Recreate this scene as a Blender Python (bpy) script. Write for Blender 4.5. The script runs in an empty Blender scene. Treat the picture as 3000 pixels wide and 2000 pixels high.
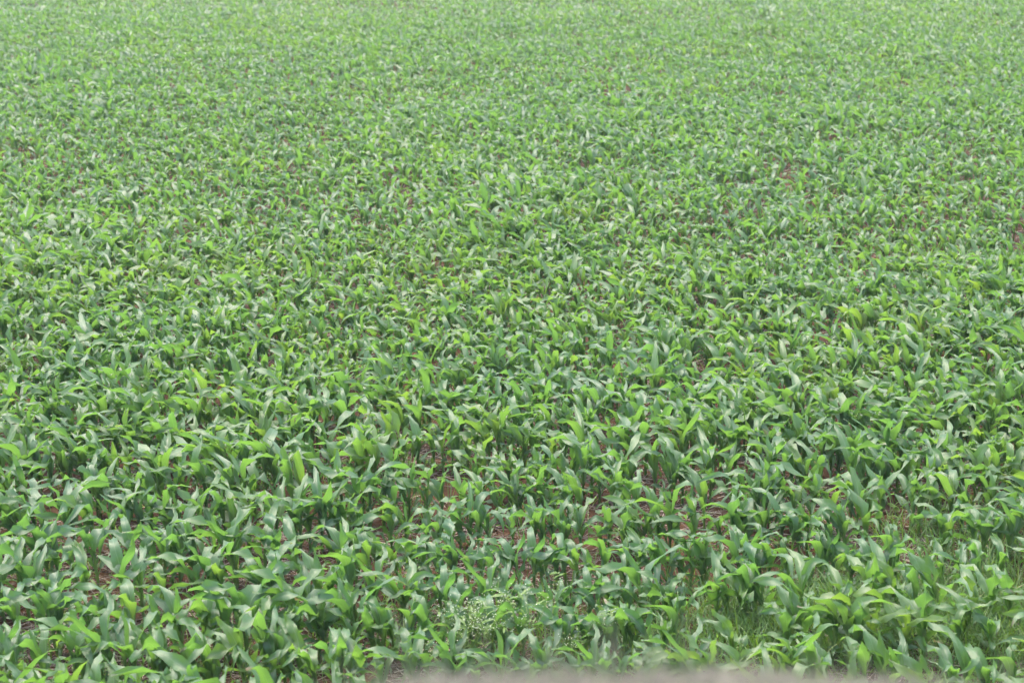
import bpy, math
import numpy as np

R = np.random.default_rng(20240611)
rad = math.radians
SC = bpy.context.scene
COL = SC.collection

# ------------------------------------------------------------------ camera
CAM_H, FPX, HORIZON = 5.5, 4800.0, -400.0          # photograph pixels (3000 x 2000)
PITCH = math.atan((1000.0 - HORIZON) / FPX)
cam_data = bpy.data.cameras.new('camera')
cam_data.sensor_width = 36.0
cam_data.lens = FPX / 3000.0 * 36.0
cam_data.clip_start, cam_data.clip_end = 0.1, 3000.0
cam_data.dof.use_dof = True
cam_data.dof.focus_distance = 15.0
cam_data.dof.aperture_fstop = 2.2
camera = bpy.data.objects.new('camera', cam_data)
COL.objects.link(camera)
camera.location = (0, 0, CAM_H)
camera.rotation_euler = (math.pi / 2 - PITCH, 0, 0)
SC.camera = camera

# ------------------------------------------------------------------ sky and sun (overcast)
SUN_EL, SUN_ROT = 68.0, -40.0
world = bpy.data.worlds.new('World')
SC.world = world
world.use_nodes = True
wn = world.node_tree
wn.nodes.clear()
sky = wn.nodes.new('ShaderNodeTexSky')
sky.sky_type = 'NISHITA'
sky.sun_disc = False
sky.sun_elevation = rad(SUN_EL)
sky.sun_rotation = rad(SUN_ROT)
sky.air_density = 1.0
sky.dust_density = 4.3
sky.ozone_density = 1.0
wbg = wn.nodes.new('ShaderNodeBackground')
wbg.inputs['Strength'].default_value = 0.15
wout = wn.nodes.new('ShaderNodeOutputWorld')
wn.links.new(sky.outputs[0], wbg.inputs[0])
wn.links.new(wbg.outputs[0], wout.inputs[0])
sun_d = bpy.data.lights.new('sun', 'SUN')
sun_d.energy = 0.5
sun_d.angle = rad(60)
sun_d.color = (1.0, 0.98, 0.95)
sun = bpy.data.objects.new('sun', sun_d)
COL.objects.link(sun)
sun.rotation_euler = (rad(90 - SUN_EL), 0, rad(180 - SUN_ROT))
SC.view_settings.view_transform = 'Standard'
SC.view_settings.look = 'None'
SC.view_settings.exposure = 2.16
SC.view_settings.gamma = 1.0
SC.view_settings.use_curve_mapping = False
SC.cycles.max_bounces = 10
SC.cycles.diffuse_bounces = 5
SC.cycles.glossy_bounces = 2
SC.cycles.transmission_bounces = 5


# ------------------------------------------------------------------ helpers
def smooth(a, b, x):
    t = np.clip((x - a) / (b - a), 0, 1)
    return t * t * (3 - 2 * t)


def hash2(ix, iy, seed):
    h = np.sin(ix * 127.1 + iy * 311.7 + seed * 74.7) * 43758.5453
    return h - np.floor(h)


def noise2(x, y, seed=0):
    ix, iy = np.floor(x), np.floor(y)
    fx, fy = x - ix, y - iy
    fx, fy = fx * fx * (3 - 2 * fx), fy * fy * (3 - 2 * fy)
    a, b = hash2(ix, iy, seed), hash2(ix + 1, iy, seed)
    c, d = hash2(ix, iy + 1, seed), hash2(ix + 1, iy + 1, seed)
    return (a + (b - a) * fx) * (1 - fy) + (c + (d - c) * fx) * fy


def at(px, py, z=0.0):
    """Where a pixel of the photograph meets the height z."""
    ang = PITCH + math.atan((py - 1000.0) / FPX)
    y = (CAM_H - z) / math.tan(ang)
    c = y * math.cos(PITCH) + (CAM_H - z) * math.sin(PITCH)
    return ((px - 1500.0) / FPX * c, y)


def project(x, y, z):
    dz = z - CAM_H
    c = y * math.cos(PITCH) - dz * math.sin(PITCH)
    u = y * math.sin(PITCH) + dz * math.cos(PITCH)
    return 1500 + FPX * x / c, 1000 - FPX * u / c


def ground_z(x, y):
    z = 0.05 * (noise2(x * 1.3, y * 1.3, 3) - 0.5) + 0.035 * (noise2(x * 4.1, y * 4.1, 5) - 0.5)
    z = z + 0.03 * (noise2(x * 10, y * 10, 6) - 0.5)
    z = z * smooth(8, 9.2, y)
    bank = np.clip((8.0 - y) / 6.0, 0, 1)
    return z + 3.85 * bank * bank * (3 - 2 * bank) * 0.15 + 3.85 * bank * 0.85


def make_mesh(name, verts, faces, attrs=None, mat=None, smooth_shade=True, flat_n=None):
    """verts (n,3); faces: (m,k) array, or a list of such arrays; attrs {name: (n,)}"""
    me = bpy.data.meshes.new(name)
    if isinstance(faces, np.ndarray):
        faces = [faces]
    faces = [f for f in faces if len(f)]
    nv = len(verts)
    loops = np.concatenate([f.ravel() for f in faces]).astype(np.int32)
    sizes = np.concatenate([np.full(len(f), f.shape[1]) for f in faces]).astype(np.int32)
    starts = np.concatenate([[0], np.cumsum(sizes)[:-1]]).astype(np.int32)
    me.vertices.add(nv)
    me.vertices.foreach_set('co', np.ascontiguousarray(verts, dtype=np.float32).ravel())
    me.loops.add(len(loops))
    me.loops.foreach_set('vertex_index', loops)
    me.polygons.add(len(sizes))
    me.polygons.foreach_set('loop_start', starts)
    me.polygons.foreach_set('loop_total', sizes)
    me.polygons.foreach_set('use_smooth', np.full(len(sizes), smooth_shade))
    for k, v in (attrs or {}).items():
        a = me.attributes.new(k, 'FLOAT', 'POINT')
        a.data.foreach_set('value', np.ascontiguousarray(v, dtype=np.float32).ravel())
    me.update(calc_edges=True)
    if mat:
        me.materials.append(mat)
    return me


def obj(name, me, parent=None, kind=None, label=None, cat=None, group=None):
    o = bpy.data.objects.new(name, me)
    COL.objects.link(o)
    if parent:
        o.parent = parent
    for k, v in (('kind', kind), ('label', label), ('category', cat), ('group', group)):
        if v:
            o[k] = v
    return o


class Bag:
    """Collects vertex blocks that share attributes and turns them into one mesh."""

    def __init__(self):
        self.v, self.f, self.a, self.n = [], [], {}, 0

    def add(self, verts, faces, **attrs):
        self.v.append(verts)
        self.f.append(faces + self.n)
        for k, val in attrs.items():
            self.a.setdefault(k, []).append(np.broadcast_to(val, (len(verts),)))
        self.n += len(verts)

    def mesh(self, name, mat, smooth_shade=True):
        byk = {}
        for f in self.f:
            byk.setdefault(f.shape[1], []).append(f)
        return make_mesh(name, np.concatenate(self.v), [np.concatenate(x) for x in byk.values()],
                         {k: np.concatenate(x) for k, x in self.a.items()}, mat, smooth_shade)


# ------------------------------------------------------------------ materials
def new_mat(name):
    m = bpy.data.materials.new(name)
    m.use_nodes = True
    nt = m.node_tree
    nt.nodes.clear()
    return m, nt, nt.nodes.new, nt.links.new


def ramp(nt, stops, fac):
    n = nt.nodes.new('ShaderNodeValToRGB')
    el = n.color_ramp.elements
    while len(el) < len(stops):
        el.new(0.5)
    for e, (p, c) in zip(el, stops):
        e.position = p
        e.color = (*c, 1)
    nt.links.new(fac, n.inputs[0])
    return n.outputs[0]


def math_node(nt, op, a, b=None, c=None, clamp=False):
    n = nt.nodes.new('ShaderNodeMath')
    n.operation = op
    n.use_clamp = clamp
    for i, x in enumerate((a, b, c)):
        if x is None:
            continue
        if isinstance(x, (int, float)):
            n.inputs[i].default_value = x
        else:
            nt.links.new(x, n.inputs[i])
    return n.outputs[0]


def mix_rgb(nt, fac, a, b, mode='MIX'):
    n = nt.nodes.new('ShaderNodeMix')
    n.data_type = 'RGBA'
    n.blend_type = mode
    for i, x in ((0, fac), (6, a), (7, b)):
        if isinstance(x, (int, float)):
            n.inputs[i].default_value = x
        elif isinstance(x, tuple):
            n.inputs[i].default_value = (*x, 1)
        else:
            nt.links.new(x, n.inputs[i])
    return n.outputs[2]


def attr(nt, name):
    n = nt.nodes.new('ShaderNodeAttribute')
    n.attribute_name = name
    return n.outputs['Fac']


def leaf_material(name, refl, trans, rib=None, trans_w=0.42, rough=0.42, spec=0.55, rib_w=0.07, veins=True):
    """refl / trans: colour stops over the per-leaf tint (0 blue-green .. 1 yellow-green)"""
    m, nt, N, L = new_mat(name)
    tint = attr(nt, 'tint')
    oi = N('ShaderNodeObjectInfo')
    t = math_node(nt, 'ADD', tint, math_node(nt, 'MULTIPLY_ADD', oi.outputs['Random'], 0.16, -0.08), clamp=True)
    geo = N('ShaderNodeNewGeometry')
    nz = N('ShaderNodeTexNoise')
    nz.inputs['Scale'].default_value = 22
    nz.inputs['Detail'].default_value = 2
    L(geo.outputs['Position'], nz.inputs['Vector'])
    t2 = math_node(nt, 'ADD', t, math_node(nt, 'MULTIPLY_ADD', nz.outputs[0], 0.3, -0.15), clamp=True)
    rc = ramp(nt, refl, t2)
    tc = ramp(nt, trans, t2)
    bump_h = None
    if rib:
        ac = math_node(nt, 'ABSOLUTE', attr(nt, 'across'))
        rf = math_node(nt, 'SUBTRACT', 1.0, math_node(nt, 'DIVIDE', ac, rib_w, clamp=True), clamp=True)
        rf = math_node(nt, 'MULTIPLY', rf, math_node(nt, 'SUBTRACT', 1.0, attr(nt, 'along')))
        rf = math_node(nt, 'MULTIPLY', rf, 1.7, clamp=True)
        rc = mix_rgb(nt, rf, rc, rib)
        if veins:
            w = math_node(nt, 'SINE', math_node(nt, 'MULTIPLY', ac, 48.0))
            rc = mix_rgb(nt, math_node(nt, 'MULTIPLY_ADD', w, 0.06, 0.06), rc, (0.02, 0.05, 0.015))
            bump_h = math_node(nt, 'ADD', math_node(nt, 'MULTIPLY', w, 0.25), math_node(nt, 'MULTIPLY', rf, -1.0))
    if rib and veins:
        nb = N('ShaderNodeTexNoise')
        nb.inputs['Scale'].default_value = 7
        L(geo.outputs['Position'], nb.inputs['Vector'])
        tf = math_node(nt, 'SUBTRACT', math_node(nt, 'MULTIPLY_ADD', attr(nt, 'along'), 6.0, -5.3), math_node(nt, 'MULTIPLY_ADD', nb.outputs[0], -8.0, 5.3), clamp=True)
        rc = mix_rgb(nt, tf, rc, (0.24, 0.19, 0.09))
        tc = mix_rgb(nt, tf, tc, (0.22, 0.17, 0.07))
    p = N('ShaderNodeBsdfPrincipled')
    L(rc, p.inputs['Base Color'])
    p.inputs['Roughness'].default_value = rough
    p.inputs['Specular IOR Level'].default_value = spec
    tr = N('ShaderNodeBsdfTranslucent')
    L(tc, tr.inputs['Color'])
    if bump_h is not None:
        b = N('ShaderNodeBump')
        b.inputs['Strength'].default_value = 0.35
        b.inputs['Distance'].default_value = 0.002
        L(bump_h, b.inputs['Height'])
        L(b.outputs[0], p.inputs['Normal'])
    mx = N('ShaderNodeMixShader')
    mx.inputs[0].default_value = trans_w
    L(p.outputs[0], mx.inputs[1])
    L(tr.outputs[0], mx.inputs[2])
    out = N('ShaderNodeOutputMaterial')
    L(mx.outputs[0], out.inputs[0])
    return m


MAIZE = leaf_material('maize_leaf',
                      [(0, (0.090, 0.190, 0.078)), (0.5, (0.108, 0.208, 0.060)), (1, (0.140, 0.230, 0.040))],
                      [(0, (0.140, 0.315, 0.050)), (0.5, (0.175, 0.35, 0.044)), (1, (0.255, 0.40, 0.036))],
                      rib=(0.30, 0.40, 0.22), trans_w=0.5, spec=1.0, rough=0.42, rib_w=0.085)
STALK = leaf_material('maize_stalk',
                      [(0, (0.15, 0.26, 0.065)), (1, (0.22, 0.32, 0.07))],
                      [(0, (0.16, 0.30, 0.04)), (1, (0.25, 0.38, 0.04))], trans_w=0.2, rough=0.45)
WEED = leaf_material('weed_leaf',
                     [(0, (0.055, 0.125, 0.035)), (1, (0.12, 0.21, 0.03))],
                     [(0, (0.15, 0.33, 0.03)), (1, (0.30, 0.46, 0.03))],
                     rib=(0.16, 0.26, 0.08), trans_w=0.38, rough=0.5, veins=False)
GRASS = leaf_material('grass_blade',
                      [(0, (0.050, 0.125, 0.035)), (0.7, (0.11, 0.20, 0.04)), (1, (0.33, 0.29, 0.15))],
                      [(0, (0.14, 0.32, 0.03)), (0.7, (0.24, 0.40, 0.03)), (1, (0.36, 0.32, 0.14))],
                      trans_w=0.35, rough=0.5)
BANKGRASS = leaf_material('bank_grass_blade',
                          [(0, (0.12, 0.20, 0.07)), (0.45, (0.20, 0.19, 0.125)), (1, (0.160, 0.137, 0.112))],
                          [(0, (0.16, 0.28, 0.06)), (0.45, (0.21, 0.20, 0.13)), (1, (0.17, 0.147, 0.120))],
                          trans_w=0.4, rough=0.6)


def simple_mat(name, stops, rough=0.85, scale=None):
    m, nt, N, L = new_mat(name)
    c = ramp(nt, stops, attr(nt, 'tint'))
    p = N('ShaderNodeBsdfPrincipled')
    L(c, p.inputs['Base Color'])
    p.inputs['Roughness'].default_value = rough
    p.inputs['Specular IOR Level'].default_value = 0.25
    out = N('ShaderNodeOutputMaterial')
    L(p.outputs[0], out.inputs[0])
    return m


STRAW = simple_mat('straw', [(0, (0.10, 0.075, 0.065)), (0.35, (0.22, 0.175, 0.14)), (0.7, (0.36, 0.30, 0.24)),
                             (1, (0.55, 0.47, 0.36))], 0.7)
PETAL = simple_mat('white_petal', [(0, (0.52, 0.58, 0.33)), (1, (0.74, 0.76, 0.56))], 0.6)


def soil_material():
    m, nt, N, L = new_mat('red_soil')
    geo = N('ShaderNodeNewGeometry')
    n1 = N('ShaderNodeTexNoise')
    n1.inputs['Scale'].default_value = 2.2
    n1.inputs['Detail'].default_value = 5
    n2 = N('ShaderNodeTexNoise')
    n2.inputs['Scale'].default_value = 38
    n2.inputs['Detail'].default_value = 6
    n2.inputs['Roughness'].default_value = 0.65
    for n in (n1, n2):
        L(geo.outputs['Position'], n.inputs['Vector'])
    f = math_node(nt, 'ADD', math_node(nt, 'MULTIPLY', n1.outputs[0], 0.45), math_node(nt, 'MULTIPLY', n2.outputs[0], 0.55))
    c = ramp(nt, [(0.30, (0.030, 0.016, 0.009)), (0.46, (0.058, 0.029, 0.015)), (0.60, (0.092, 0.048, 0.024)),
                  (0.75, (0.150, 0.086, 0.048))], f)
    p = N('ShaderNodeBsdfPrincipled')
    L(c, p.inputs['Base Color'])
    p.inputs['Roughness'].default_value = 0.95
    p.inputs['Specular IOR Level'].default_value = 0.15
    b = N('ShaderNodeBump')
    b.inputs['Strength'].default_value = 0.8
    b.inputs['Distance'].default_value = 0.02
    L(n2.outputs[0], b.inputs['Height'])
    L(b.outputs[0], p.inputs['Normal'])
    out = N('ShaderNodeOutputMaterial')
    L(p.outputs[0], out.inputs[0])
    return m


SOIL = soil_material()

# ------------------------------------------------------------------ the ground: one sheet, fine where it is seen close
xs = np.unique(np.concatenate([np.linspace(-900, -40, 18), np.linspace(-40, -9, 32), np.arange(-9, 9.01, 0.11),
                               np.linspace(9, 40, 32), np.linspace(40, 900, 18)]).round(4))
ys = np.unique(np.concatenate([np.linspace(-60, 0, 8), np.linspace(0, 9, 22), np.arange(9, 24, 0.11),
                               np.arange(24, 100, 0.9), np.linspace(100, 1600, 24)]).round(4))
gx, gy = np.meshgrid(xs, ys)
gz = ground_z(gx, gy)
nx, ny = len(xs), len(ys)
idx = np.arange(nx * ny).reshape(ny, nx)
quads = np.stack([idx[:-1, :-1], idx[:-1, 1:], idx[1:, 1:], idx[1:, :-1]], -1).reshape(-1, 4)
obj('field_ground', make_mesh('field_ground', np.stack([gx, gy, gz], -1).reshape(-1, 3), quads, mat=SOIL), kind='structure')


# ------------------------------------------------------------------ leaf blades, many at a time
WIND = np.array([-0.52, 0.30, 0.0])


def blades(P, nseg, nac, wind=1.0):
    """P: dict of (L,) arrays. Returns verts (L, k, 3), quads for one block, attrs."""
    L = len(P['x'])
    s = np.linspace(0, 1, nseg + 1)
    S = s[None, :]
    g = lambda k: P[k][:, None]
    kk = g('kink')
    th = g('th0') - g('bend') * ((1 - kk) * S ** g('pw') + kk * smooth(g('kpos') - 0.17, g('kpos') + 0.17, S)) + g('wav') * np.sin(6.283 * g('rfreq') * 0.8 * S + g('ph1')) * smooth(0.1, 0.4, S) + g('tipup') * smooth(0.65, 1.0, S)
    ph = g('az') + g('curl') * S ** 1.5
    T = np.stack([np.cos(th) * np.cos(ph), np.cos(th) * np.sin(ph), np.sin(th)], -1)
    T = T + (WIND * wind)[None, None, :] * (g('windk') * S ** 1.2)[..., None]
    T /= np.linalg.norm(T, axis=-1, keepdims=True)
    step = (T[:, 1:] + T[:, :-1]) / 2 * (P['len'] / nseg)[:, None, None]
    pos = np.concatenate([np.zeros((L, 1, 3)), np.cumsum(step, 1)], 1)
    pos += np.stack([P['x'], P['y'], P['z']], -1)[:, None, :]
    B = np.stack([-np.sin(ph), np.cos(ph), np.zeros_like(ph)], -1)
    B = B - (B * T).sum(-1, keepdims=True) * T
    B /= np.linalg.norm(B, axis=-1, keepdims=True) + 1e-9
    Nn = np.cross(T, B)
    ro = (g('roll') + g('twist') * S ** 1.3)[..., None]
    B, Nn = np.cos(ro) * B + np.sin(ro) * Nn, -np.sin(ro) * B + np.cos(ro) * Nn
    w = g('wid') * 0.5 * (0.36 + 0.64 * smooth(0.0, 0.42, S)) * np.clip(1 - S ** g('tipp'), 0.0, 1) ** 0.85 + 0.0012
    v = np.linspace(-1, 1, nac + 1)
    fold = g('fold') * (1 - smooth(0.0, 0.55, S)) + g('fold1')
    vv = v[None, None, :]
    env = smooth(0.04, 0.25, S) * (1 - 0.4 * smooth(0.8, 1, S))
    phL = np.where(v < 0, 0.0, 1.0)[None, None, :]
    phase = g('ph1')[..., None] * (1 - phL) + g('ph2')[..., None] * phL
    ruf = np.sin(2 * math.pi * g('rfreq')[..., None] * S[..., None] + phase) * np.abs(vv) ** 1.6 * (g('ramp') * env)[..., None]
    across = w[..., None] * vv * np.cos(fold)[..., None]
    up = w[..., None] * np.abs(vv) * np.sin(fold)[..., None] + ruf
    V = pos[:, :, None, :] + B[:, :, None, :] * across[..., None] + Nn[:, :, None, :] * up[..., None]
    k = (nseg + 1) * (nac + 1)
    i = np.arange(k).reshape(nseg + 1, nac + 1)
    q = np.stack([i[:-1, :-1], i[1:, :-1], i[1:, 1:], i[:-1, 1:]], -1).reshape(-1, 4)[:, ::-1]
    acr = np.broadcast_to(vv, (L, nseg + 1, nac + 1)).reshape(L, k)
    alo = np.broadcast_to(S[..., None], (L, nseg + 1, nac + 1)).reshape(L, k)
    return V.reshape(L, k, 3), q, acr, alo


def tubes(base, top, r0, r1, sides=5, rings=3, bow=None):
    """(L,3) base and top, (L,) radii -> verts (L,k,3), quads"""
    L = len(base)
    t = np.linspace(0, 1, rings)[None, :, None]
    ax = base[:, None, :] * (1 - t) + top[:, None, :] * t
    if bow is not None:
        ax = ax + bow[:, None, :] * (4 * t * (1 - t))
    d = top - base
    d = d / (np.linalg.norm(d, axis=1, keepdims=True) + 1e-9)
    ref = np.where(np.abs(d[:, 2:3]) > 0.9, np.array([[1.0, 0, 0]]), np.array([[0, 0, 1.0]]))
    a = np.cross(d, ref)
    a /= np.linalg.norm(a, axis=1, keepdims=True)
    b = np.cross(d, a)
    an = np.linspace(0, 2 * math.pi, sides, endpoint=False)
    ring = a[:, None, :] * np.cos(an)[None, :, None] + b[:, None, :] * np.sin(an)[None, :, None]
    r = (r0[:, None] * (1 - t[..., 0]) + r1[:, None] * t[..., 0])
    V = ax[:, :, None, :] + ring[:, None, :, :] * r[:, :, None, None]
    k = rings * sides
    i = np.arange(k).reshape(rings, sides)
    j = np.roll(i, -1, 1)
    q = np.stack([i[:-1], j[:-1], j[1:], i[1:]], -1).reshape(-1, 4)
    return V.reshape(L, k, 3), q


def tile(q, L, k):
    return (q[None] + (np.arange(L) * k)[:, None, None]).reshape(-1, q.shape[1])


def maize_params(n, nl, H, tint, rng, az0=None):
    """Leaf parameters of n plants, nl leaves each, plants standing at the origin."""
    az0 = rng.uniform(0, 2 * math.pi, n) if az0 is None else az0
    f = np.linspace(0, 1, nl)[None, :]
    U = lambda a, b: rng.uniform(a, b, (n, nl))
    G = lambda s: rng.normal(0, s, (n, nl))
    Hc = H[:, None]
    P = {}
    P['z'] = Hc * (0.05 + 0.20 * f ** 0.9) + G(0.008)
    P['z'] = np.maximum(P['z'], 0.02)
    P['az'] = az0[:, None] + math.pi * np.arange(nl)[None, :] + G(0.42)
    P['x'] = 0.006 * np.cos(P['az'])
    P['y'] = 0.006 * np.sin(P['az'])
    peak = np.exp(-((f - 0.68) / 0.42) ** 2)
    P['len'] = Hc * (0.178 + 0.335 * peak) * U(0.85, 1.18)
    P['wid'] = Hc ** 0.7 * (0.031 + 0.061 * np.exp(-((f - 0.74) / 0.42) ** 2)) * U(0.85, 1.15)
    P['th0'] = np.radians(54 + 31 * f ** 0.8) + G(0.13)
    P['bend'] = np.radians(124 - 36 * f ** 2) * U(0.65, 1.35)
    last = (f > 0.99)
    P['bend'] = np.where(last, np.radians(U(8, 95)), P['bend'])
    P['len'] = np.where(last, P['len'] * U(0.72, 1.0), P['len'])
    P['pw'] = U(1.25, 2.3)
    P['wav'] = U(0.12, 0.58)
    P['kink'] = U(0, 0.95)
    P['kpos'] = U(0.38, 0.72)
    P['tipup'] = np.radians(U(-20, 40))
    P['curl'] = G(0.4)
    P['windk'] = U(0.35, 1.8) * (0.5 + 0.7 * f)
    P['roll'] = G(0.15)
    P['twist'] = G(0.55)
    P['fold'] = np.radians(U(28, 48)) + 0.25 * last
    P['fold1'] = np.radians(U(6, 36))
    P['ph1'] = U(0, 6.28)
    P['ph2'] = U(0, 6.28)
    P['rfreq'] = U(1.4, 2.9)
    P['ramp'] = U(0.012, 0.040) * P['wid'] / 0.08
    P['tipp'] = U(1.9, 3.2)
    P['tint'] = np.clip(tint[:, None] + 0.22 * f ** 2 + G(0.10), 0, 1)
    return P


def flat(P):
    return {k: np.ascontiguousarray(v).ravel() for k, v in P.items()}


# ------------------------------------------------------------------ where the plants stand: drilled rows across the view
ROW, TILT = 0.63, rad(1.6)
gaps = []                                            # bare spots, given where their soil shows in the photograph
for px, py, r in [(640, 1440, .42), (1330, 1415, .50), (1380, 1330, .20), (1890, 1545, .36), (2620, 1580, .42), (2720, 1640, .50), (2560, 1610, .35),
                  (2250, 500, .9), (2310, 545, .8), (2170, 430, .7), (2440, 520, .7), (2080, 950, .55), (2200, 985, .5),
                  (2300, 1000, .4), (1100, 1190, .33), (1310, 1130, .35), (1060, 1130, .30), (440, 860, .5),
                  (30, 860, .5), (70, 470, .9), (560, 540, .7), (410, 1540, .38), (90, 1600, .33), (40, 1660, .3),
                  (1690, 1930, .34), (1420, 1930, .45), (1580, 1900, .30), (1480, 1560, .3), (180, 1480, .4), (60, 1240, .4), (560, 1760, .3), (900, 1680, .3), (1960, 1480, .4), (1680, 1640, .3), (2160, 1660, .3), (2500, 1240, .4), (1500, 1260, .35), (1230, 1520, .35), (920, 1480, .3), (330, 1760, .26),
                  (2180, 1420, .34), (2420, 1420, .36), (700, 1210, .35), (1500, 700, .5), (1180, 570, .6),
                  (2060, 700, .55), (2960, 990, .4), (1660, 1130, .35), (760, 1620, .22), (2050, 1560, .3), (2880, 620, .6)]:
    gx_, gy_ = at(px, py)
    gaps.append((gx_, gy_ - 0.36, r * 0.54))
gaps = np.array(gaps)
pts, row_of = [], []
y0, ri = 9.35, 0
while y0 < 84:
    half = 0.305 * y0 + 1.7
    step = 0.082 if y0 < 24 else 0.118 if y0 < 62 else 0.135
    x = np.arange(-half, half, step)
    x = x + R.uniform(-0.045, 0.045, len(x))
    y = y0 - np.tan(TILT) * x + R.normal(0, 0.045, len(x)) + 0.10 * (noise2(x * 0.25, x * 0 + ri, 9) - 0.5)
    pts.append(np.stack([x, y], 1))
    row_of.append(np.full(len(x), ri))
    y0 += ROW
    ri += 1
pts = np.concatenate(pts)
row_of = np.concatenate(row_of)
X, Y = pts[:, 0], pts[:, 1]
keep = R.uniform(0, 1, len(X)) > 0.02 + 0.26 * smooth(0.66, 0.88, noise2(X * 0.8, Y * 0.55, 21))
keep &= ~((X > 1.15) & (Y < 11.7) & (R.uniform(0, 1, len(X)) < 0.30))
for gx_, gy_, r in gaps:
    d = np.hypot((X - gx_) / r, (Y - gy_) / (r * 1.05))
    keep &= ~((d < 1) & (R.uniform(0, 1, len(X)) < 0.76))
X, Y, row_of = X[keep], Y[keep], row_of[keep]
vig = 0.85 + 0.30 * (noise2(X * 0.5, Y * 0.35, 31) - 0.4) + 0.22 * (noise2(X * 0.16, Y * 0.13, 33) - 0.5) + R.normal(0, 0.10, len(X))
edge = smooth(0.9, 1.6, X) * (1 - smooth(10.8, 11.8, Y))
Hh = np.clip(vig + 0.16 * edge, 0.58, 1.32)
tint0 = np.clip(0.22 + 0.22 * (noise2(X * 0.12, Y * 0.10, 43) - 0.5) + 0.35 * (noise2(X * 0.9, Y * 0.7, 41) - 0.5) + R.normal(0, 0.12, len(X)) + 0.24 * edge, 0, 0.85)
tall = np.argmin(np.hypot(X - at(1470, 1400)[0], Y - at(1470, 1400)[1]))
Hh[tall], tint0[tall] = 1.35, 0.5
Z = ground_z(X, Y) - 0.012

# ------------------------------------------------------------------ the 300 plants that show largest: things with leaves and stalk as parts
bx, by = project(X, Y, Z)
tx, ty = project(X, Y, Z + 0.42 * Hh)
inview = (tx > -40) & (tx < 3040) & (ty < 1990) & (by > 0)
order = np.argsort(np.where(inview, Y, 1e9))
NEAR_N = 300
near = order[:NEAR_N]
is_near = np.zeros(len(X), bool)
is_near[near] = True

KINDS = 50
pk_H = np.ones(KINDS)
pk = maize_params(KINDS, 7, pk_H, np.linspace(0.0, 0.56, KINDS), R)
pk['x'][:] *= 1
Vp, qp, acp, alp = blades(flat(pk), 9, 4)
kp = Vp.shape[1]
tintp = pk['tint'].ravel()


def leaf_mesh(i):
    return make_mesh('leaf', Vp[i], qp, {'across': acp[i], 'along': alp[i], 'tint': np.full(kp, tintp[i])}, MAIZE)


def stalk_block(base, H, sides, rings):
    L = len(base)
    top = base + np.stack([np.zeros(L), np.zeros(L), 0.285 * H], 1)
    return tubes(base, top, 0.0115 * H, 0.0085 * H, sides, rings)


stV, stQ = stalk_block(np.zeros((1, 3)), np.ones(1), 7, 5)
prof = np.array([0.9, 1.05, 1.25, 1.2, 0.5])         # leaf sheaths swell the stalk towards the whorl
stV = stV.reshape(5, 7, 3)
stV[:, :, :2] *= prof[:, None, None]
stV = stV.reshape(-1, 3)
stalk_mesh = make_mesh('stalk', stV, stQ, {'tint': np.repeat(np.linspace(0.2, 0.9, 5), 7), 'across': np.zeros(35), 'along': np.zeros(35)}, STALK)

ORD = ['', 'first', 'second', 'third', 'fourth', 'fifth', 'sixth', 'seventh', 'eighth', 'ninth', 'tenth', 'eleventh', 'twelfth',
       'thirteenth', 'fourteenth', 'fifteenth', 'sixteenth', 'seventeenth', 'eighteenth', 'nineteenth', 'twentieth',
       *['%s-%s' % (t, u) if u else w for t, w in (('twenty', ''), ('thirty', 'thirtieth'), ('forty', 'fortieth'), ('fifty', 'fiftieth'))
         for u in ('', 'first', 'second', 'third', 'fourth', 'fifth', 'sixth', 'seventh', 'eighth', 'ninth') if u or w]]
rows = {}
for i in near:
    rows.setdefault(int(row_of[i]), []).append(int(i))
place = {}
for k, r in enumerate(sorted(rows)):
    ids = sorted(rows[r], key=lambda i: X[i])
    rowname = 'in the front row' if k == 0 else 'in the %s row from the front' % ORD[k + 1]
    for j, i in enumerate(ids):
        n = len(ids)
        side = ('%s from the left' % ORD[j + 1]) if j < (n + 1) // 2 else ('%s from the right' % ORD[n - j])
        place[i] = side.replace('first from the left', 'leftmost').replace('first from the right', 'rightmost') \
            if side in ('first from the left', 'first from the right') else side
        place[i] += ' ' + rowname

protos = {}
for c, i in enumerate(near):
    i = int(i)
    kind = int(np.clip(round(tint0[i] / 0.56 * (KINDS - 1)) + R.integers(-2, 3), 0, KINDS - 1))
    look = 'tall' if Hh[i] > 1.09 else 'small' if Hh[i] < 0.84 else 'mid-sized'
    hue = 'yellowish green' if tint0[i] > 0.38 else 'bluish green' if tint0[i] < 0.12 else 'green'
    label = '%s %s maize plant, %s' % (look, hue, place[i])
    if kind not in protos:
        root = bpy.data.objects.new('maize_plant', None)
        root.empty_display_size = 0.2
        COL.objects.link(root)
        obj('stalk', stalk_mesh, root)
        for l in range(7):
            obj('leaf', leaf_mesh(kind * 7 + l), root)
        protos[kind] = root
        root['category'] = 'maize plant'
        root['group'] = 'young maize plants in the nearest rows'
    else:
        src = protos[kind]
        root = src.copy()
        COL.objects.link(root)
        for ch in src.children:
            d = ch.copy()
            COL.objects.link(d)
            d.parent = root
    root['label'] = label
    root.location = (X[i], Y[i], Z[i])
    s = Hh[i]
    root.scale = (s * R.uniform(0.94, 1.08), s * R.uniform(0.94, 1.08), s)
    root.rotation_euler = (R.normal(0, 0.07), R.normal(-0.03, 0.07), R.uniform(-0.35, 0.35))

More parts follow.
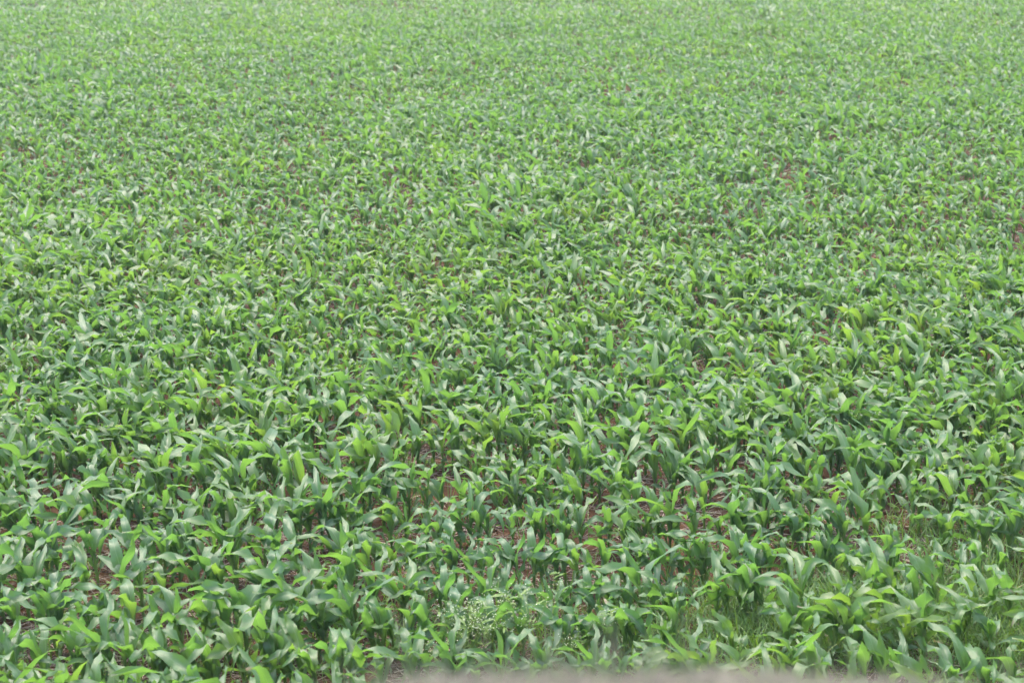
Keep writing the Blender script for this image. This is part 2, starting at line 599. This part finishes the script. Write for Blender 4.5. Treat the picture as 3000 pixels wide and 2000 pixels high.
# ------------------------------------------------------------------ all the other maize: one mass, every plant different, simpler with distance
bag = Bag()
sbag = Bag()
for (d0, d1, nl, nseg, nac, drop) in ((0, 20, 7, 7, 4, 0), (20, 38, 7, 5, 2, 1), (38, 58, 7, 4, 2, 3), (58, 120, 7, 3, 1, 3)):
    m = (~is_near) & (Y >= d0) & (Y < d1)
    n = int(m.sum())
    P = maize_params(n, nl, Hh[m], tint0[m], R)
    P['x'] += X[m][:, None]
    P['y'] += Y[m][:, None]
    P['z'] += Z[m][:, None]
    P = {k: v[:, drop:] for k, v in P.items()}
    if drop >= 2:
        P['rfreq'] = P['rfreq'] * 0.55
    F = flat(P)
    V, q, ac, al = blades(F, nseg, nac)
    L, k = V.shape[:2]
    bag.add(V.reshape(-1, 3), tile(q, L, k), across=ac.ravel(), along=al.ravel(), tint=np.repeat(F['tint'], k))
    if d0 < 38:
        sides = 5 if d0 < 22 else 3
        V, q = stalk_block(np.stack([X[m], Y[m], Z[m]], 1), Hh[m], sides, 3)
        L, k = V.shape[:2]
        bag.add(V.reshape(-1, 3), tile(q, L, k), across=np.ones(L * k), along=np.zeros(L * k), tint=np.repeat(tint0[m] + 0.45, k))
obj('maize_crop', bag.mesh('maize_crop', MAIZE), kind='stuff',
    label='dense young maize crop filling the field to the far edge', cat='maize crop')

# ------------------------------------------------------------------ straw and clods on the soil
NS = 88000
sy = 9.3 + 22 * R.uniform(0, 1, NS) ** 1.5
sx = R.uniform(-1, 1, NS) * (0.335 * sy + 0.8)
kp_ = noise2(sx * 1.1, sy * 1.1, 51) * 0.6 + noise2(sx * 3, sy * 3, 52) * 0.4 > R.uniform(0.25, 0.62, NS)
sx, sy = sx[kp_], sy[kp_]
n = len(sx)
ln = R.gamma(2.2, 0.045, n) + 0.03
an = R.normal(0, 0.8, n) + math.pi * R.integers(0, 2, n)
el = R.normal(0.02, 0.16, n)
sz = ground_z(sx, sy) + R.uniform(0.004, 0.03, n)
base = np.stack([sx, sy, sz], 1)
dv = np.stack([np.cos(an) * np.cos(el), np.sin(an) * np.cos(el), np.sin(el)], 1) * ln[:, None]
rr = R.uniform(0.0019, 0.0052, n)
bow = np.stack([R.normal(0, .006, n), R.normal(0, .006, n), R.normal(0.004, .006, n)], 1)
st = np.clip(R.normal(0.40, 0.25, n), 0, 1)
bag_s = Bag()
for m, rings in ((sy < 12.3, 3), (sy >= 12.3, 2)):
    V, q = tubes((base - dv / 2)[m], (base + dv / 2)[m], rr[m], rr[m] * 0.8, 3, rings, bow[m])
    L, k = V.shape[:2]
    bag_s.add(V.reshape(-1, 3), tile(q, L, k), tint=np.repeat(st[m], k))
obj('straw', bag_s.mesh('straw', STRAW),
    kind='stuff', label='grey brown straw litter lying on the red soil', cat='straw')

t_ = (1 + 5 ** 0.5) / 2
ico = np.array([(-1, t_, 0), (1, t_, 0), (-1, -t_, 0), (1, -t_, 0), (0, -1, t_), (0, 1, t_), (0, -1, -t_), (0, 1, -t_), (t_, 0, -1), (t_, 0, 1), (-t_, 0, -1), (-t_, 0, 1)])
ico /= np.linalg.norm(ico[0])
icf = np.array([(0, 11, 5), (0, 5, 1), (0, 1, 7), (0, 7, 10), (0, 10, 11), (1, 5, 9), (5, 11, 4), (11, 10, 2), (10, 7, 6), (7, 1, 8), (3, 9, 4), (3, 4, 2), (3, 2, 6), (3, 6, 8), (3, 8, 9), (4, 9, 5), (2, 4, 11), (6, 2, 10), (8, 6, 7), (9, 8, 1)])
n = 3500
cy = 9.3 + 18 * R.uniform(0, 1, n) ** 1.4
cx = R.uniform(-1, 1, n) * (0.335 * cy + 0.8)
cr = R.gamma(2.0, 0.007, n) + 0.005
V = ico[None] * R.uniform(0.65, 1.3, (n, 12, 1)) * cr[:, None, None] * 0.8 * np.stack([R.uniform(.8, 1.4, n), R.uniform(.8, 1.4, n), R.uniform(.5, .9, n)], 1)[:, None, :]
V += np.stack([cx, cy, ground_z(cx, cy) + cr * 0.2], 1)[:, None, :]
obj('soil_clods', make_mesh('soil_clods', V.reshape(-1, 3), tile(icf, n, 12), mat=SOIL), kind='stuff',
    label='crumbled clods of red soil between the rows', cat='soil')


# ------------------------------------------------------------------ weeds and grass
def small_blades(n, x, y, z, az, ln, wid, th0, bend, tint, rng, nseg, nac, ramp=0.0, tipp=2.4, windk=0.5):
    o = np.ones(n)
    F = dict(x=x, y=y, z=z, az=az, len=ln, wid=wid, th0=th0, bend=bend, pw=o * 1.5, wav=o * 0, kink=o * 0, kpos=o * 0.5, tipup=o * 0, curl=rng.normal(0, 0.3, n),
             windk=o * windk, roll=rng.normal(0, 0.2, n), twist=rng.normal(0, 0.4, n), fold=o * 0.35, fold1=o * 0.1,
             ph1=rng.uniform(0, 6, n), ph2=rng.uniform(0, 6, n), rfreq=o * 2, ramp=o * ramp, tipp=o * tipp)
    V, q, ac, al = blades(F, nseg, nac)
    return V, q, ac, al, np.repeat(tint, V.shape[1])


def stuff_blades(name, label, cat, mat, x, y, z, az, ln, wid, th0, bend, tint, nseg=4, nac=1, **kw):
    n = len(x)
    V, q, ac, al, ti = small_blades(n, x, y, z, az, ln, wid, th0, bend, tint, R, nseg, nac, **kw)
    return obj(name, make_mesh(name, V.reshape(-1, 3), tile(q, n, V.shape[1]), {'across': ac.ravel(), 'along': al.ravel(), 'tint': ti}, mat),
               kind='stuff', label=label, cat=cat)


# low weeds: rosettes of small oval leaves between the rows
cents = []
for px, py, r, c in [(1340, 1385, .35, 9), (2010, 955, .6, 26), (2120, 930, .5, 18), (1180, 1010, .5, 12), (880, 1090, .4, 12), (2450, 930, .6, 16),
                     (420, 1540, .3, 6), (1760, 1480, .4, 8), (2450, 1690, .5, 14), (1080, 1390, .4, 12), (700, 760, .9, 14),
                     (2900, 960, .6, 14), (1650, 720, .9, 14), (2700, 1680, .4, 12), (2900, 1800, .5, 24), (1300, 1800, .5, 14), (700, 1500, .3, 8)]:
    x, y = at(px, py)
    for _ in range(c):
        cents.append((x + R.normal(0, r), y + R.normal(0, r)))
n = 2800
wy = 9.4 + 26 * R.uniform(0, 1, n) ** 1.3
wx = R.uniform(-1, 1, n) * (0.33 * wy + 0.8)
sel = noise2(wx * 0.6, wy * 0.6, 61) > R.uniform(0.35, 0.75, n)
cents = np.concatenate([np.array(cents), np.stack([wx[sel], wy[sel]], 1)])
nlv = 7
cn = len(cents)
x = np.repeat(cents[:, 0], nlv) + R.normal(0, 0.012, cn * nlv)
y = np.repeat(cents[:, 1], nlv) + R.normal(0, 0.012, cn * nlv)
hz = np.repeat(R.uniform(0.03, 0.12, cn), nlv) * R.uniform(0.2, 1, cn * nlv)
n = cn * nlv
stuff_blades('ground_weeds', 'low bright green weeds creeping between the maize rows', 'weeds', WEED, x, y, ground_z(x, y) + hz,
             R.uniform(0, 6.28, n), np.repeat(R.uniform(0.05, 0.11, cn), nlv) * R.uniform(0.7, 1.2, n), np.repeat(R.uniform(0.016, 0.036, cn), nlv),
             R.uniform(0.3, 1.0, n), R.uniform(0.6, 1.6, n), np.clip(np.repeat(R.normal(0.6, 0.2, cn), nlv), 0, 1), nseg=4, nac=2, ramp=0.002, tipp=2.2, windk=0.1)

# thin grass: thick at the near right edge of the field, wisps elsewhere
gxs, gys = [], []
for px, py, rx, ry, c in [(2350, 1850, .7, .35, 2600), (2700, 1850, .7, .4, 3600), (2950, 1700, .5, .5, 1300), (2800, 1560, .6, .3, 500),
                          (2050, 1930, .7, .25, 700), (1400, 1850, .8, .25, 550), (2400, 1300, .5, .4, 260), (1120, 1480, .4, .3, 140),
                          (730, 1440, .3, .2, 110), (1700, 1900, .5, .2, 200), (600, 1700, 1.2, .5, 260), (2990, 1900, .3, .4, 500), (700, 1960, .8, .15, 160)]:
    x, y = at(px, min(py, 1960))
    gxs.append(x + R.normal(0, rx, c))
    gys.append(y + R.normal(0, ry, c))
n = 8000
wy = 9.4 + 24 * R.uniform(0, 1, n) ** 1.3
wx = R.uniform(-1, 1, n) * (0.33 * wy + 0.8)
sel = noise2(wx * 0.7, wy * 0.7, 71) > R.uniform(0.3, 0.8, n)
x = np.concatenate(gxs + [wx[sel]])
y = np.maximum(np.concatenate(gys + [wy[sel]]), 8.9)
n = len(x)
stuff_blades('wild_grass', 'fine green grass growing among the maize at the field edge', 'grass', GRASS, x, y, ground_z(x, y) - 0.01,
             R.uniform(0, 6.28, n), R.uniform(0.10, 0.40, n), R.uniform(0.004, 0.009, n), R.uniform(1.0, 1.5, n), R.uniform(0.3, 1.5, n),
             np.clip(R.normal(0.40, 0.17, n), 0, 1), nseg=4, nac=1, tipp=2.0, windk=0.6)


# broad-leaved weeds that can be told apart
def oval_leaf_mesh(ln, wid, tint, nseg=6):
    V, q, ac, al, ti = small_blades(1, np.zeros(1), np.zeros(1), np.zeros(1), np.zeros(1), np.array([ln]), np.array([wid]), np.array([0.35]),
                                    np.array([0.8]), np.array([tint]), R, nseg, 4, ramp=0.003, tipp=2.6, windk=0.0)
    return make_mesh('leaf', V[0], q, {'across': ac[0], 'along': al[0], 'tint': ti}, WEED)


weed_leaves = [[oval_leaf_mesh(l, w, t) for l, w in ((.085, .058), (.075, .05), (.10, .066))] for t in (0.15, 0.55, 0.95)]


def stem_mesh(h, r, tint):
    V, q = tubes(np.zeros((1, 3)), np.array([[0.02, 0.01, h]]), np.array([r]), np.array([r * 0.6]), 5, 4, np.array([[0.01, 0.0, 0]]))
    k = V.shape[1]
    return make_mesh('stem', V[0], q, {'tint': np.full(k, tint), 'across': np.ones(k), 'along': np.zeros(k)}, STALK)


for px, py, h, tone, nlf, lab in [
    (905, 1105, .24, 2, 11, 'yellow-green broad-leaved weed standing in a row gap left of centre'),
    (1335, 1400, .17, 2, 7, 'pale round-leaved weed beside the bare soil patch in the centre'),
    (620, 1425, .20, 0, 9, 'dark green broad-leaved weed by the bare soil left of centre'),
    (1985, 965, .16, 2, 9, 'yellow-green weed on the weedy bare patch right of centre'),
    (2105, 940, .15, 1, 9, 'mid-green weed at the far side of the weedy bare patch'),
    (1255, 1010, .20, 2, 8, 'bright lime weed below a lone maize plant above the centre'),
    (410, 1560, .15, 1, 7, 'small pointed-leaf weed on red soil at the lower left'),
    (2460, 1690, .16, 1, 8, 'small green weed beside the straw-covered gap at the lower right'),
    (1020, 1385, .16, 2, 8, 'lime green weed left of the bare soil patch in the centre'),
    (2870, 1760, .15, 2, 8, 'pale weed among the thin grass at the right edge')]:
    x, y = at(px, py)
    root = obj('broadleaf_weed', None, label=lab, cat='weed', group='broad-leaved weeds in the maize')
    root.location = (x, y, float(ground_z(np.array(x), np.array(y))) - 0.005)
    obj('stem', stem_mesh(h, 0.004, 0.5), root)
    for l in range(nlf):
        o = obj('leaf', weed_leaves[tone][l % 3], root)
        f = (l + 1) / nlf
        o.location = (0.02 * f, 0.01 * f, h * (0.3 + 0.7 * f))
        o.rotation_euler = (R.normal(0, .15), -R.uniform(-0.2, 0.5), l * 2.4 + R.normal(0, .3))
        s = 1.25 - 0.45 * f
        o.scale = (s, s, s)


# white-flowered weeds at the near edge: branching stems, small lobed leaves, clouds of tiny white heads
def flowering_weed(px, py, h, nb, label):
    x, y = at(px, py)
    y = max(y, 9.0)
    root = obj('flowering_weed', None, label=label, cat='weed', group='white-flowered weeds at the near field edge')
    root.location = (x, y, float(ground_z(np.array(x), np.array(y))) - 0.005)
    segs, tips = [], []
    for b in range(nb):
        a = R.uniform(0, 6.28)
        p0 = np.array([R.normal(0, .02), R.normal(0, .02), 0])
        p1 = p0 + np.array([math.cos(a) * .13 - .03, math.sin(a) * .13, h * .50]) * R.uniform(.7, 1.2)
        segs.append((p0, p1, .0030))
        for _ in range(4):
            a2 = a + R.normal(0, 1.0)
            p2 = p1 + np.array([math.cos(a2) * .10 - .02, math.sin(a2) * .10, h * .36]) * R.uniform(.5, 1.2)
            segs.append((p1, p2, .0019))
            for _ in range(4):
                p3 = p2 + np.array([R.normal(-.01, .035), R.normal(0, .035), R.uniform(.02, .085)])
                segs.append((p2, p3, .0012))
                tips.append(p3)
                if R.uniform() < .35:
                    tips.append(p3 + R.normal(0, .010, 3))
    A, B, r = np.array([s[0] for s in segs]), np.array([s[1] for s in segs]), np.array([s[2] for s in segs])
    V, q = tubes(A, B, r, r * .7, 4, 2)
    L, k = V.shape[:2]
    obj('stem', make_mesh('stem', V.reshape(-1, 3), tile(q, L, k), {'tint': np.full(L * k, .8), 'across': np.ones(L * k), 'along': np.zeros(L * k)}, STALK), root)
    lv = np.concatenate([A[1::9], B[0::9]])
    n = len(lv)
    V, q, ac, al, ti = small_blades(n, lv[:, 0], lv[:, 1], lv[:, 2], R.uniform(0, 6.28, n), R.uniform(.05, .12, n), R.uniform(.012, .03, n),
                                    R.uniform(.1, .9, n), R.uniform(.4, 1.3, n), np.full(n, .85), R, 5, 2, ramp=.004, windk=.1)
    obj('foliage', make_mesh('foliage', V.reshape(-1, 3), tile(q, n, V.shape[1]), {'across': ac.ravel(), 'along': al.ravel(), 'tint': ti}, WEED), root, kind='stuff')
    tips = np.array(tips)
    n = len(tips)
    fr = R.uniform(.0026, .0046, n)
    V = ico[None] * R.uniform(.7, 1.25, (n, 12, 1)) * fr[:, None, None] * np.array([1, 1, .75]) + tips[:, None, :]
    obj('flower_heads', make_mesh('flower_heads', V.reshape(-1, 3), tile(icf, n, 12), {'tint': np.repeat(R.uniform(0, 1, n), 12)}, PETAL), root, kind='stuff')


for a in [(1390, 1975, .50, 7, 'white-flowered weed nearest the middle, leftmost full bush of its clump'),
          (1490, 1955, .50, 7, 'bushy white-flowered weed in the middle of the flowering clump'),
          (1580, 1930, .55, 6, 'tall white-flowered weed at the right of the flowering clump'),
          (1735, 1975, .42, 4, 'spindly white-flowered weed standing alone over bare red soil'),
          (1330, 1990, .42, 5, 'short white-flowered weed at the left end of the flowering clump')]:
    flowering_weed(*a)

# dry purple-grey grass on the bank just below the camera, out of focus along the bottom edge
n = 1900
bx_ = np.concatenate([R.normal(0.13, 0.20, 1100), R.uniform(-0.30, 0.95, 800)])
by_ = R.uniform(1.9, 2.5, n)
bz_ = ground_z(bx_, by_) - 0.02
line = CAM_H - by_ * math.tan(PITCH + math.atan(1000 / FPX))
hump = -0.058 + 0.022 * np.exp(-((bx_ - 0.16) / 0.26) ** 2) - 0.045 * smooth(-0.10, -0.34, bx_)
lnb = (line - bz_ + hump + R.normal(-0.012, 0.026, n)) * 1.04
az_b = R.uniform(0, 6.28, n)
wd_b = R.uniform(0.0014, 0.0036, n)
th_b, be_b = R.uniform(1.25, 1.55, n), R.uniform(0.1, 0.9, n)
ti_b = np.clip(R.normal(0.36, 0.26, n), 0, 1)
# fuzzy seed heads: many little spikelets about the tops of the stems
m = 6500
hx = np.concatenate([R.normal(0.12, 0.25, 4200), R.uniform(-0.25, 0.95, 2300)])
clump = 0.016 * (noise2(hx * 14, hx * 0 + 2, 81) - 0.5)
hy = R.uniform(1.9, 2.5, m)
hz_ = 0.006 + CAM_H - hy * math.tan(PITCH + math.atan(1000 / FPX)) - 0.012 + clump + 0.016 * np.exp(-((hx - 0.16) / 0.27) ** 2) - 0.045 * smooth(-0.10, -0.32, hx) - 0.02 * smooth(0.5, 0.75, hx) - np.abs(R.normal(0, 0.034, m)) + 0.012 * R.uniform(-1, 1, m)
cc = lambda p, q: np.concatenate([p, q])
stuff_blades('bank_grass', 'blurred dry grey-brown grass on the bank along the bottom edge', 'grass', BANKGRASS, cc(bx_, hx), cc(by_, hy), cc(bz_, hz_),
             cc(az_b, R.uniform(0, 6.28, m)), cc(np.maximum(lnb, 0.1), R.uniform(0.008, 0.022, m)), cc(wd_b, R.uniform(0.0015, 0.003, m)),
             cc(th_b, R.uniform(-0.3, 1.4, m)), cc(be_b, R.uniform(0, 0.8, m)), cc(ti_b, np.clip(R.normal(0.7, 0.2, m), 0, 1)),
             nseg=4, nac=1, tipp=3.0, windk=0.15)
haze_mat = bpy.data.materials.new('haze_air')
haze_mat.use_nodes = True
hn = haze_mat.node_tree
hn.nodes.clear()
pv = hn.nodes.new('ShaderNodeVolumePrincipled')
pv.inputs['Color'].default_value = (0.90, 0.94, 0.98, 1)
pv.inputs['Density'].default_value = 0.0006
ho = hn.nodes.new('ShaderNodeOutputMaterial')
hn.links.new(pv.outputs[0], ho.inputs['Volume'])
hv = np.array([(x, y, z) for x in (-1000, 1000) for y in (-100, 1700) for z in (-1.3, 6.0)], float)
hf = np.array([(0, 1, 3, 2), (4, 6, 7, 5), (0, 4, 5, 1), (2, 3, 7, 6), (0, 2, 6, 4), (1, 5, 7, 3)])
obj('haze', make_mesh('haze', hv, hf, mat=haze_mat, smooth_shade=False), kind='stuff', label='thin pale haze over the field', cat='haze')
